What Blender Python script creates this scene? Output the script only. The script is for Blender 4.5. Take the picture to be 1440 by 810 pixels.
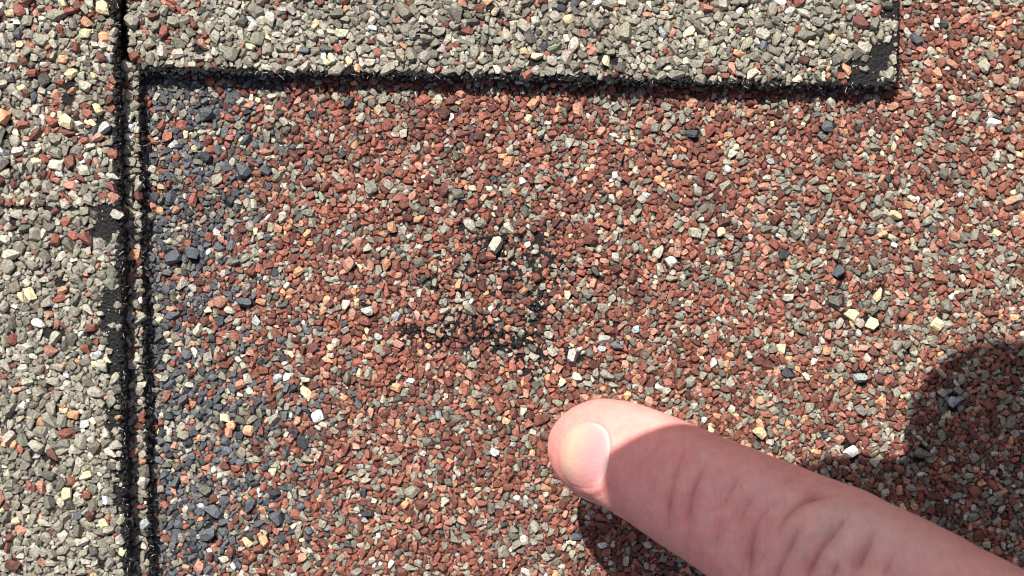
import bpy, bmesh, math, random
import numpy as np
from mathutils import Vector, Matrix, noise as mnoise
from mathutils.bvhtree import BVHTree

for o in list(bpy.data.objects):
    bpy.data.objects.remove(o)
SC = bpy.context.scene
COL = SC.collection

# ------------------------------------------------------------------ camera, sky, sun, exposure
DIST = 0.230                 # lens to roof surface (m)
S = 0.115e-3                 # metres on the roof surface for one photograph pixel
cam_d = bpy.data.cameras.new("camera")
cam = bpy.data.objects.new("camera", cam_d)
COL.objects.link(cam)
cam.location = (0, 0, DIST)
cam.rotation_euler = (0, 0, 0)
cam_d.sensor_width = 36.0
cam_d.lens = 36.0 * DIST / (1440 * S)
cam_d.clip_start = 0.005
cam_d.clip_end = 50.0
cam_d.dof.use_dof = True
cam_d.dof.focus_distance = DIST - 0.001
cam_d.dof.aperture_fstop = 44.0
SC.camera = cam

LA, LB = 0.29, 0.74          # shadow offset right / down for one unit of height
sun_vec = Vector((-LA, LB, 1.0)).normalized()     # towards the sun
elev = math.asin(sun_vec.z)
azim = math.atan2(sun_vec.x, sun_vec.y)           # from +Y towards +X
world = bpy.data.worlds.new("World")
SC.world = world
world.use_nodes = True
wn = world.node_tree
bg = wn.nodes["Background"]
sky = wn.nodes.new("ShaderNodeTexSky")
sky.sky_type = 'NISHITA'
sky.sun_disc = False
sky.dust_density = 2.5
sky.ozone_density = .6
sky.sun_elevation = elev
sky.sun_rotation = azim
wn.links.new(sky.outputs[0], bg.inputs[0])
bg.inputs[1].default_value = 0.08
sun_d = bpy.data.lights.new("sun", 'SUN')
sun_d.energy = 4.9
sun_d.angle = math.radians(0.53)
sun_d.color = (1.0, 0.955, 0.89)
sun_o = bpy.data.objects.new("sun", sun_d)
COL.objects.link(sun_o)
sun_o.rotation_euler = sun_vec.to_track_quat('Z', 'Y').to_euler()
sun_o.location = sun_vec * 3
vs = SC.view_settings
vs.view_transform = 'Standard'
vs.look = 'None'
vs.exposure = 0.5
vs.gamma = 1.0
vs.use_curve_mapping = False
SC.cycles.pixel_filter_type = 'BLACKMAN_HARRIS'
SC.cycles.filter_width = 1.05

rng = np.random.default_rng(11)
random.seed(5)

# ------------------------------------------------------------------ helpers
def wpt(px, py, z=0.0):
    """photograph pixel at height z (m) -> point of the place"""
    f = S * (DIST - z) / DIST
    return ((px - 720.0) * f, (405.0 - py) * f, z)

def to_px(P):
    P = np.asarray(P)
    f = S * (DIST - P[..., 2]) / DIST
    return np.stack([720 + P[..., 0] / f, 405 - P[..., 1] / f], -1)

def mesh_obj(name, verts, faces, mat, parent=None, smooth=False):
    me = bpy.data.meshes.new(name)
    me.from_pydata([tuple(v) for v in verts], [], [tuple(f) for f in faces])
    if smooth:
        me.polygons.foreach_set("use_smooth", [True] * len(me.polygons))
    me.materials.append(mat)
    me.update()
    o = bpy.data.objects.new(name, me)
    COL.objects.link(o)
    if parent:
        o.parent = parent
    return o

def raw_mesh(name, V, F, mat, smooth=False):
    """fast triangle mesh from numpy arrays"""
    me = bpy.data.meshes.new(name)
    me.vertices.add(len(V)); me.vertices.foreach_set("co", V.astype(np.float32).ravel())
    n = len(F)
    me.loops.add(n * 3); me.loops.foreach_set("vertex_index", F.astype(np.int32).ravel())
    me.polygons.add(n)
    me.polygons.foreach_set("loop_start", np.arange(0, n * 3, 3, dtype=np.int32))
    me.polygons.foreach_set("loop_total", np.full(n, 3, dtype=np.int32))
    me.update(calc_edges=True)
    me.polygons.foreach_set("use_smooth", np.full(n, smooth))
    me.materials.append(mat)
    return me

def new_mat(name):
    m = bpy.data.materials.new(name)
    m.use_nodes = True
    nt = m.node_tree
    return m, nt, nt.nodes["Principled BSDF"]

def N(nt, kind, **kw):
    n = nt.nodes.new(kind)
    for k, v in kw.items():
        setattr(n, k, v)
    return n

# ------------------------------------------------------------------ materials
def granule_material(name, from_object):
    m, nt, p = new_mat(name)
    if from_object:
        src = N(nt, "ShaderNodeObjectInfo").outputs["Color"]
    else:
        a = N(nt, "ShaderNodeAttribute", attribute_name="mineral"); src = a.outputs["Color"]
    geo = N(nt, "ShaderNodeNewGeometry")
    nz = N(nt, "ShaderNodeTexNoise"); nz.inputs["Scale"].default_value = 3200; nz.inputs["Detail"].default_value = 3
    nt.links.new(geo.outputs["Position"], nz.inputs["Vector"])
    mr = N(nt, "ShaderNodeMapRange"); mr.inputs[1].default_value = .3; mr.inputs[2].default_value = .7
    mr.inputs[3].default_value = .55; mr.inputs[4].default_value = 1.32
    nt.links.new(nz.outputs[0], mr.inputs[0])
    nd = N(nt, "ShaderNodeTexNoise"); nd.inputs["Scale"].default_value = 1300; nd.inputs["Detail"].default_value = 3
    nt.links.new(geo.outputs["Position"], nd.inputs["Vector"])
    md = N(nt, "ShaderNodeMapRange"); md.inputs[1].default_value = .5; md.inputs[2].default_value = .72; md.inputs[4].default_value = .28
    nt.links.new(nd.outputs[0], md.inputs[0])
    dirt = N(nt, "ShaderNodeMix", data_type='RGBA'); dirt.inputs[7].default_value = (.17, .145, .11, 1)
    nt.links.new(md.outputs[0], dirt.inputs[0]); nt.links.new(src, dirt.inputs[6])
    mul = N(nt, "ShaderNodeVectorMath", operation='SCALE')
    nt.links.new(dirt.outputs[2], mul.inputs[0]); nt.links.new(mr.outputs[0], mul.inputs["Scale"])
    nt.links.new(mul.outputs[0], p.inputs["Base Color"])
    nb = N(nt, "ShaderNodeTexNoise"); nb.inputs["Scale"].default_value = 5200; nb.inputs["Detail"].default_value = 2
    nt.links.new(geo.outputs["Position"], nb.inputs["Vector"])
    bp = N(nt, "ShaderNodeBump"); bp.inputs["Strength"].default_value = .9; bp.inputs["Distance"].default_value = .00016
    nt.links.new(nb.outputs[0], bp.inputs["Height"]); nt.links.new(bp.outputs[0], p.inputs["Normal"])
    p.inputs["Roughness"].default_value = .62
    p.inputs["Specular IOR Level"].default_value = .35
    return m

M_SINGLE = granule_material("granule_mineral", True)
M_BED = granule_material("granule_bed_mineral", False)

def asphalt_material():
    m, nt, p = new_mat("bitumen")
    geo = N(nt, "ShaderNodeNewGeometry")
    v = N(nt, "ShaderNodeTexVoronoi"); v.inputs["Scale"].default_value = 3000
    nt.links.new(geo.outputs["Position"], v.inputs["Vector"])
    # mineral dust and its sparkle, painted as a few pale cells
    sep = N(nt, "ShaderNodeSeparateColor"); nt.links.new(v.outputs["Color"], sep.inputs[0])
    gt = N(nt, "ShaderNodeMath", operation='GREATER_THAN'); gt.inputs[1].default_value = .945
    nt.links.new(sep.outputs[0], gt.inputs[0])
    lt = N(nt, "ShaderNodeMath", operation='LESS_THAN'); lt.inputs[1].default_value = .3
    nt.links.new(v.outputs["Distance"], lt.inputs[0])
    an = N(nt, "ShaderNodeMath", operation='MULTIPLY')
    nt.links.new(gt.outputs[0], an.inputs[0]); nt.links.new(lt.outputs[0], an.inputs[1])
    mx = N(nt, "ShaderNodeMix", data_type='RGBA')
    mx.inputs[6].default_value = (.008, .0078, .0075, 1); mx.inputs[7].default_value = (.5, .48, .44, 1)
    nt.links.new(an.outputs[0], mx.inputs[0]); nt.links.new(mx.outputs[2], p.inputs["Base Color"])
    nz = N(nt, "ShaderNodeTexNoise"); nz.inputs["Scale"].default_value = 2100; nz.inputs["Detail"].default_value = 5
    nt.links.new(geo.outputs["Position"], nz.inputs["Vector"])
    bp = N(nt, "ShaderNodeBump"); bp.inputs["Strength"].default_value = 1.0; bp.inputs["Distance"].default_value = .0009
    nt.links.new(nz.outputs[0], bp.inputs["Height"]); nt.links.new(bp.outputs[0], p.inputs["Normal"])
    p.inputs["Roughness"].default_value = .55
    p.inputs["Specular IOR Level"].default_value = .45
    return m
M_ASPH = asphalt_material()

def simple(name, col, rough, spec=.5, metal=0):
    m, nt, p = new_mat(name)
    p.inputs["Base Color"].default_value = (*col, 1)
    p.inputs["Roughness"].default_value = rough
    p.inputs["Specular IOR Level"].default_value = spec
    p.inputs["Metallic"].default_value = metal
    return m
M_FIBRE = simple("glass_fibre", (.55, .55, .52), .25, .8)

# ------------------------------------------------------------------ the roof and its shingles
roof = bpy.data.objects.new("shingle_roof", None)
COL.objects.link(roof)
roof["label"] = "asphalt shingle roof surface covered in red, grey and blue-black mineral granules under the pointing finger"
roof["category"] = "roof"
roof["kind"] = "thing"

X0, X1, Y0, Y1 = -230, 1670, -200, 1010      # photograph pixels that the modelled surface spans

def resample(poly, step, jag, seed):
    """densify an outline given in pixels and make it ragged"""
    out = []
    n = len(poly)
    for i in range(n):
        a = np.array(poly[i], float); b = np.array(poly[(i + 1) % n], float)
        L = np.linalg.norm(b - a); k = max(1, int(L / step))
        nrm = np.array([-(b - a)[1], (b - a)[0]]) / max(L, 1e-6)
        for j in range(k):
            p = a + (b - a) * j / k
            d = mnoise.noise(Vector((p[0] * .22, p[1] * .22, seed))) * jag + \
                mnoise.noise(Vector((p[0] * .05, p[1] * .05, seed + 9))) * jag * 1.1
            out.append(p + nrm * d)
    return np.array(out)

def slab(name, poly, z_top, z_bot, label, seed, jag=2.8):
    """a bitumen sheet with ragged, slightly overhanging cut edges"""
    o2 = resample(poly, 2.2, jag, seed)
    c = o2.mean(0)
    m = len(o2)
    rows = []
    # outward normals
    t = np.roll(o2, -1, 0) - np.roll(o2, 1, 0)
    t /= np.maximum(np.linalg.norm(t, axis=1), 1e-6)[:, None]
    nn = np.stack([t[:, 1], -t[:, 0]], 1)
    area = 0.5 * np.sum(o2[:, 0] * np.roll(o2[:, 1], -1) - np.roll(o2[:, 0], -1) * o2[:, 1])
    if area < 0:
        nn = -nn
    th = z_top - z_bot
    prof = [(-3.0, 1.0), (-.8, .94), (.5, .74), (.9, .5), (.3, .25), (1.2, .0)]
    verts = []
    for k, (off, zz) in enumerate(prof):
        r = rng.normal(0, 1.15 if 0 < k else .5, m)
        zr = rng.normal(0, .00009 if k in (1, 2, 3, 4) else 0, m)
        q = o2 + nn * (off + r)[:, None]
        z = z_bot + th * zz + zr
        for i in range(m):
            # outline is meant for the top surface: keep x, y of that height
            x, y, _ = wpt(q[i, 0], q[i, 1], z_top)
            verts.append((x, y, z[i]))
    faces = []
    for k in range(len(prof) - 1):
        for i in range(m):
            j = (i + 1) % m
            a, b, c_, d = k * m + i, k * m + j, (k + 1) * m + j, (k + 1) * m + i
            faces.append((a, d, c_, b) if area > 0 else (a, b, c_, d))
    top = list(range(m))
    faces.append(top)
    faces.append([len(prof) * m - m + i for i in range(m)][::-1])
    me = bpy.data.meshes.new(name)
    me.from_pydata(verts, [], faces)
    bm = bmesh.new(); bm.from_mesh(me)
    bmesh.ops.triangulate(bm, faces=[f for f in bm.faces if len(f.verts) > 4])
    bmesh.ops.recalc_face_normals(bm, faces=bm.faces[:])
    bm.to_mesh(me); bm.free()
    me.materials.append(M_ASPH)
    o = bpy.data.objects.new(name, me); COL.objects.link(o)
    o.parent = roof
    o["label"] = label
    return o

Z_FIELD, Z_RIGHT, Z_STRIP, Z_LEFT, Z_LOW, Z_TOP = 0.0, .0006, .0026, .0062, .0066, .0031
def line(p, q):                       # x on the line p-q at height y
    return lambda y: p[0] + (q[0] - p[0]) * (y - p[1]) / (q[1] - p[1])
field_poly = [(150, 60), (1269, 60), (1271, 1010), (150, 1010)]
field_poly = [(X0, Y0), (1286, Y0), (1290, Y1), (X0, Y1)]
right_poly = [(1272, Y0), (X1, Y0), (X1, Y1), (1276, Y1)]
strip_poly = [(100, 60), (196, 92), (199, 300), (204, 540), (208, 700), (218, Y1), (100, Y1)]
left_poly = [(X0, Y0), (158, Y0), (163, 0), (163, 120), (167, 300), (X0, 300)]
low_poly = [(X0, 292), (40, 292), (100, 294), (150, 290), (170, 292), (171, 440), (172, 600), (176, 720), (180, Y1), (X0, Y1)]
top_poly = [(172, Y0), (1263, Y0), (1264, 60), (1262, 119), (1240, 122), (1000, 117), (700, 108), (400, 102), (215, 97), (196, 98), (182, 88), (176, 40)]

SH = {}
SH['field'] = slab("shingle", field_poly, Z_FIELD, -.003, "lowest shingle, mostly red granules turning blue-black along its left side", 1.0, .8)
SH['right'] = slab("shingle", right_poly, Z_RIGHT, -.0028, "red and grey shingle butted against the right side of the field", 2.0, .8)
SH['strip'] = slab("shingle", strip_poly, Z_STRIP, -.0029, "narrow shingle strip showing between the two dark grooves", 3.0)
SH['left'] = slab("shingle", left_poly, Z_LEFT, .0022, "thick upper left shingle tab with coarse grey granules and a few cream ones", 4.0)
SH['low'] = slab("shingle", low_poly, Z_LOW, .0023, "thick lower left shingle tab of pale grey granules with bare bitumen at its edge", 5.0)
SH['top'] = slab("shingle", top_poly, Z_TOP, .0001, "long grey shingle tab across the top with a bare black corner", 6.0)
ZT = dict(field=Z_FIELD, right=Z_RIGHT, strip=Z_STRIP, left=Z_LEFT, low=Z_LOW, top=Z_TOP)
deck = mesh_obj("roof_deck", [wpt(X0 - 30, Y1 + 30, -.012), wpt(X1 + 30, Y1 + 30, -.012), wpt(X1 + 30, Y0 - 30, -.012), wpt(X0 - 30, Y0 - 30, -.012),
                              wpt(X0 - 30, Y1 + 30, -.0033), wpt(X1 + 30, Y1 + 30, -.0033), wpt(X1 + 30, Y0 - 30, -.0033), wpt(X0 - 30, Y0 - 30, -.0033)],
                [(0, 3, 2, 1), (4, 5, 6, 7), (0, 1, 5, 4), (1, 2, 6, 5), (2, 3, 7, 6), (3, 0, 4, 7)],
                simple("deck_board", (.3, .22, .14), .8), roof)

# ------------------------------------------------------------------ crushed stone shapes
def stone_proto(cuts, seed, flat):
    """crushed stone: a block broken by a few random cleavage planes, top worn level"""
    r = random.Random(seed)
    bm = bmesh.new()
    bmesh.ops.create_cube(bm, size=2.0)
    el = r.choice((r.uniform(1.0, 1.25), r.uniform(1.15, 1.6), r.uniform(1.3, 2.1)))
    for v in bm.verts:
        v.co.x *= el; v.co.z *= flat
        v.co.x += v.co.y * .0
    sh = r.uniform(-.45, .45)
    for v in bm.verts:
        v.co.x += v.co.y * sh * .6
    for i in range(cuts):
        if i < 5:                                 # break the corners seen from above
            a = i * 1.2566 + r.uniform(-.6, .6); up = r.uniform(-.15, .75)
        else:
            a = r.uniform(0, 6.28); up = r.uniform(.5, 2.5) * r.choice((1, 1, -1))
        n = Vector((math.cos(a) / el, math.sin(a), up / flat * .6)).normalized()
        sup = max(v.co.dot(n) for v in bm.verts)
        g = bm.verts[:] + bm.edges[:] + bm.faces[:]
        res = bmesh.ops.bisect_plane(bm, geom=g, plane_co=n * sup * r.uniform(.52, .86), plane_no=n, clear_outer=True)
        cut = [e for e in res["geom_cut"] if isinstance(e, bmesh.types.BMEdge)]
        if cut:
            bmesh.ops.edgeloop_fill(bm, edges=cut)
    bmesh.ops.remove_doubles(bm, verts=bm.verts[:], dist=.09)
    for v in bm.verts:
        v.co += Vector((r.uniform(-1, 1), r.uniform(-1, 1), r.uniform(-.6, .6))) * .04
    bmesh.ops.triangulate(bm, faces=bm.faces[:])
    bmesh.ops.recalc_face_normals(bm, faces=bm.faces[:])
    bm.verts.ensure_lookup_table()
    V = np.array([v.co[:] for v in bm.verts]); F = np.array([[v.index for v in f.verts] for f in bm.faces])
    a = r.uniform(0, 6.28)
    t = Matrix.Rotation(r.uniform(0, .38), 3, Vector((math.cos(a), math.sin(a), 0)))
    V = V @ np.array(t).T
    V[:, :2] -= (V[:, :2].max(0) + V[:, :2].min(0)) / 2
    V /= math.sqrt(abs(np.ptp(V[:, 0]) * np.ptp(V[:, 1]))) / 2
    bm.free()
    return V, F
BIG = [stone_proto(8 if i < 22 else 11, i, random.Random(i).uniform(.5, .8)) for i in range(40)]
SMALL = [stone_proto(5, 100 + i, random.Random(i).uniform(.55, .9)) for i in range(24)]
BIG_ME = []
for i, (V, F) in enumerate(BIG):
    BIG_ME.append(raw_mesh("granule_shape", V, F, M_SINGLE))

# ------------------------------------------------------------------ where the stones lie
W, H = X1 - X0, Y1 - Y0
yy, xx = np.mgrid[0:H, 0:W]
PXx = xx + X0; PYy = yy + Y0

def poly_mask(poly):
    inside = np.zeros((H, W), bool)
    n = len(poly)
    for i in range(n):
        x1, y1 = poly[i]; x2, y2 = poly[(i + 1) % n]
        if y1 == y2:
            continue
        c = ((y1 > PYy) != (y2 > PYy)) & (PXx < (x2 - x1) * (PYy - y1) / (y2 - y1) + x1)
        inside ^= c
    return inside

def erode(m, k):
    r = m.copy()
    for dx, dy in ((k, 0), (-k, 0), (0, k), (0, -k)):
        r &= np.roll(np.roll(m, dx, 1), dy, 0)
    r[:k] = r[-k:] = False; r[:, :k] = r[:, -k:] = False
    return r

masks = {k: poly_mask(v) for k, v in dict(field=field_poly, right=right_poly, strip=strip_poly, left=left_poly, low=low_poly, top=top_poly).items()}
cover = {}
cover['top'] = erode(masks['top'], 4)
cover['left'] = erode(masks['left'] & ~masks['low'], 3)
cover['low'] = erode(masks['low'], 4)
hi = masks['left'] | masks['low'] | masks['top']
cover['strip'] = erode(masks['strip'], 3) & ~hi
cover['right'] = masks['right'].copy()
cover['field'] = erode(masks['field'], 1) & ~masks['strip'] & ~hi & ~masks['right']

def smooth_noise(cell, seed, octaves=3):
    """value noise over the pixel raster, 0..1"""
    r = np.random.default_rng(seed)
    out = np.zeros((H, W)); amp = 1; tot = 0
    for o in range(octaves):
        c = max(2, int(cell / 2 ** o))
        gh, gw = H // c + 3, W // c + 3
        g = r.random((gh, gw))
        fy = np.arange(H) / c; fx = np.arange(W) / c
        iy = fy.astype(int); ix = fx.astype(int)
        ty = fy - iy; tx = fx - ix
        ty = ty * ty * (3 - 2 * ty); tx = tx * tx * (3 - 2 * tx)
        a = g[iy][:, ix]; b = g[iy][:, ix + 1]; c2 = g[iy + 1][:, ix]; d = g[iy + 1][:, ix + 1]
        v = (a * (1 - tx) + b * tx) * (1 - ty)[:, None] + (c2 * (1 - tx) + d * tx) * ty[:, None]
        out += v * amp; tot += amp; amp *= .6
    return out / tot

n1 = smooth_noise(26, 1); n2 = smooth_noise(60, 2); n3 = smooth_noise(12, 3, 2)
def blob(cx, cy, rx, ry, ang=0):
    a = math.radians(ang)
    u = (PXx - cx) * math.cos(a) + (PYy - cy) * math.sin(a)
    v = -(PXx - cx) * math.sin(a) + (PYy - cy) * math.cos(a)
    return np.exp(-((u / rx) ** 2 + (v / ry) ** 2))
# bareness: 0 = covered, 1 = bitumen shows
bare = np.zeros((H, W))
for b in [(716, 385, 12, 34, 8, 1.0), (765, 430, 26, 14, 25, 1.15), (690, 478, 38, 15, 15, 1.15), (742, 498, 26, 18, 50, 1.0), (640, 480, 30, 14, 0, .7),
          (828, 385, 34, 8, 10, .8), (700, 345, 30, 20, 0, .65), (610, 395, 40, 18, 20, .6), (745, 530, 12, 30, 0, .7), (770, 335, 28, 22, 0, .5),
          (850, 450, 60, 20, 0, .45), (720, 410, 100, 120, 0, .50), (760, 250, 160, 60, 20, .25), (500, 250, 60, 60, 0, .22), (560, 330, 80, 40, 0, .25), (560, 430, 60, 20, 0, .4), (690, 290, 60, 30, 0, .45), (1270, 495, 9, 16, 0, .9), (1105, 330, 20, 10, 0, .5),
          (300, 290, 30, 14, 0, .35), (600, 170, 80, 20, 20, .3)]:
    bare = np.maximum(bare, blob(b[0], b[1], b[2] * 1.25, b[3] * 1.25, b[4]) * b[5])
bare = bare * 1.4
bare = bare + (n1 - .5) * 1.0 * (bare > .05) * np.minimum(1, bare * 3)
holes = smooth_noise(5, 21, 2)
holes = (np.searchsorted(np.sort(holes.ravel()[::37]), holes) / (holes.size / 37)).clip(0, 1) + .04
nicks = np.zeros((H, W))
for b in [(150, 318, 20, 28, 0, 1.6), (152, 430, 15, 36, 0, 1.3), (160, 490, 12, 40, 0, 1.2), (158, 590, 14, 34, 0, 1.2), (105, 293, 40, 4, 0, 1.1),
          (165, 700, 8, 60, 0, 1.0), (150, 795, 22, 12, 0, .9), (1232, 88, 19, 29, 35, 1.6), (1205, 108, 26, 12, -20, 1.25), (1256, 50, 6, 34, 0, 1.0),
          (1250, 12, 12, 20, 0, .9), (20, 310, 16, 20, 0, .6), (125, 100, 8, 6, 0, .6), (480, 98, 60, 6, 0, .7), (900, 108, 90, 6, 0, .6),
          (15, 235, 12, 14, 0, .6), (165, 360, 7, 400, 0, .75)]:
    nicks = np.maximum(nicks, blob(b[0], b[1], b[2], b[3], b[4]) * b[5])
def near_line(pts, w):
    d = np.full((H, W), 1e9)
    for (ax, ay), (bx, by) in zip(pts[:-1], pts[1:]):
        t = (((PXx - ax) * (bx - ax) + (PYy - ay) * (by - ay)) / ((bx - ax) ** 2 + (by - ay) ** 2)).clip(0, 1)
        d = np.minimum(d, np.hypot(PXx - ax - t * (bx - ax), PYy - ay - t * (by - ay)))
    return np.exp(-(d / w) ** 2)
nicks = np.maximum(nicks, near_line([(196, 98), (215, 97), (400, 102), (700, 108), (1000, 117), (1262, 119)], 8) * .85)
nicks = np.maximum(nicks, near_line([(158, Y0), (163, 0), (163, 120), (167, 289), (171, 440), (172, 600), (176, 720), (180, Y1)], 8) * .8)
nicks = nicks + (n3 - .5) * 1.2 * (nicks > .08)
edge_dist_bare = {k: (~erode(masks[k], 9)) & masks[k] for k in ('top', 'left', 'low', 'strip')}

MIN = dict(grey=(.265, .246, .192), lgrey=(.42, .39, .312), dgrey=(.14, .132, .105), red=(.262, .092, .062), dred=(.14, .053, .039), pink=(.44, .215, .15),
           orange=(.58, .30, .165), blue=(.098, .106, .12), dblue=(.046, .049, .056), cream=(.76, .63, .37), white=(.68, .66, .59), pale=(.46, .51, .50))
KEYS = list(MIN)
def mix_for(reg, px, py, nv):
    w = dict.fromkeys(KEYS, 0.0)
    if reg in ('top',):
        w.update(grey=50, lgrey=24, dgrey=12, red=4.5, dred=3, pink=1.6, orange=1, cream=1.6, white=.8, blue=.6, pale=.6)
        if px < 300:
            w['red'] += 6; w['dred'] += 3
    elif reg == 'left':
        w.update(grey=44, lgrey=18, dgrey=12, red=11, dred=9, pink=3.6, orange=2.2, cream=3.0, white=.8, blue=1, pale=1.6)
    elif reg == 'low':
        w.update(grey=50, lgrey=22, dgrey=12, red=3.6, dred=2.4, pink=2.2, orange=1.6, cream=1.4, white=.8, blue=.5, pale=.6)
    elif reg == 'strip':
        w.update(grey=42, lgrey=26, dgrey=14, red=6, dred=6, pink=2, orange=1, cream=1, white=2, blue=4, pale=2)
    else:
        w.update(grey=19, lgrey=7.5, dgrey=7, red=34, dred=20, pink=11, orange=2.8, cream=.5, white=.8, blue=.35, dblue=.3, pale=.4)
        g = (nv - .5) * 3.2                       # clumps of grey and of red
        w['grey'] *= math.exp(g); w['lgrey'] *= math.exp(g); w['dgrey'] *= math.exp(g * .8)
        if px > 1000:
            w['grey'] *= 1.35; w['lgrey'] *= 1.6; w['pink'] *= 1.4; w['cream'] *= 1.8; w['orange'] *= 1.25
        if px > 1265:
            w['grey'] *= 1.15; w['cream'] *= .5
        if py < 230 and 420 < px < 1000:
            w['dred'] *= 1.2; w['grey'] *= .8
        # blue-black band down the left side
        t = 1 - (px - 222) / (175 + 60 * math.sin(py * .011 + 1.0))
        if px < 520 and t > -0.6:
            k = 1 / (1 + math.exp(-(t - .35 + (nv - .5) * 1.4) * 4.5))
            w['blue'] += 70 * k; w['dblue'] += 26 * k; w['grey'] += 14 * k; w['lgrey'] += 5 * k
            for q in ('red', 'dred', 'pink'):
                w[q] *= 1 - .6 * k
    a = np.array([w[k] for k in KEYS]); return a / a.sum()

def stamp_offsets(ra, rb, ang, cache={}):
    key = (round(ra * 2), round(rb * 2), int(ang / math.pi * 8) % 8)
    if key not in cache:
        a, b = key[0] / 2, key[1] / 2; th = (key[2] + .5) * math.pi / 8
        R = int(math.ceil(a)) + 1
        gy, gx = np.mgrid[-R:R + 1, -R:R + 1]
        u = gx * math.cos(th) + gy * math.sin(th); v = -gx * math.sin(th) + gy * math.cos(th)
        cache[key] = ((u / max(a, .5)) ** 2 + (v / max(b, .5)) ** 2 <= 1.0, R)
    return cache[key]

BIG_ASPECT = [(np.abs(V[:, 0]).max(), np.abs(V[:, 1]).max()) for V, F in BIG]
SMALL_ASPECT = [(np.abs(V[:, 0]).max(), np.abs(V[:, 1]).max()) for V, F in SMALL]
stones = {k: [] for k in SH}      # (px, py, r, angle, proto index, big?, zlift)
SIZES = dict(   # radius classes in photograph pixels with how densely they are tried
    coarse=[(10.5, .035), (9.2, .15), (7.8, .42), (6.6, .9), (5.5, 1.8), (4.5, 3.0), (3.5, 4.2), (2.6, 5.0), (1.9, 2.0)],
    fine=[(8.6, .02), (7.4, .09), (6.3, .32), (5.4, .95), (4.6, 2.2), (3.8, 4.0), (3.0, 5.0), (2.3, 4.5), (1.7, 2.0)])
for reg in ('field', 'right', 'strip', 'left', 'low', 'top'):
    cov = cover[reg].copy()
    occ = np.zeros((H, W), np.uint8)
    ys, xs = np.nonzero(cov)
    inner = (xs + X0 > -140) & (xs + X0 < 1580) & (ys + Y0 > -120) & (ys + Y0 < 930)
    area = len(xs)
    sizes = SIZES['coarse'] if reg in ('top', 'left', 'low', 'strip') else SIZES['fine']
    bm_ = bare if reg in ('field', 'right') else nicks
    for r0, dens in sizes:
        if reg == 'strip' and r0 > 9:
            continue
        n = int(area / (math.pi * r0 * r0) * dens * 1.12)
        rcls = r0
        pick = rng.integers(0, area, n)
        jit = rng.random((n, 5))
        for q in range(n):
            r0 = rcls
            iy, ix = ys[pick[q]], xs[pick[q]]
            if r0 < 2.9 and not inner[pick[q]]:
                continue
            j = jit[q]
            bv = bm_[iy, ix]
            if bv > .1 and holes[iy, ix] < (min(.74, (bv - .1) * 1.0) if reg in ('field', 'right') else (bv - .2) * 1.7) - (.06 if r0 < 2.5 else 0):
                continue
            if r0 <= 2 and bv > .5:
                continue
            r0 = r0 * .93
            r = r0 * (.80 + .38 * j[0])
            ang = j[1] * math.pi
            big = r0 > 2.9
            k = int(j[2] * (40 if big else 24)) if r0 < 6.4 else 22 + int(j[2] * 18)
            ax, ay = (BIG_ASPECT if big else SMALL_ASPECT)[k]
            tight = .90
            m, R = stamp_offsets(max(ax, ay) * r * tight, min(ax, ay) * r * tight, ang)
            if iy < R or ix < R or iy >= H - R or ix >= W - R:
                continue
            sl = occ[iy - R:iy + R + 1, ix - R:ix + R + 1]
            ov = np.count_nonzero(sl[m])
            if ov > (.055 if r0 > 4 else .12 if r0 > 2.5 else .3) * m.sum():
                continue
            if r0 > 4 and not cov[iy, ix]:
                continue
            sl[m] = 1
            # proto long axis is x: raster angle is measured with y down
            stones[reg].append((ix + X0, iy + Y0, r, -ang if ax >= ay else -ang + math.pi / 2, k, big, j[3]))

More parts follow.
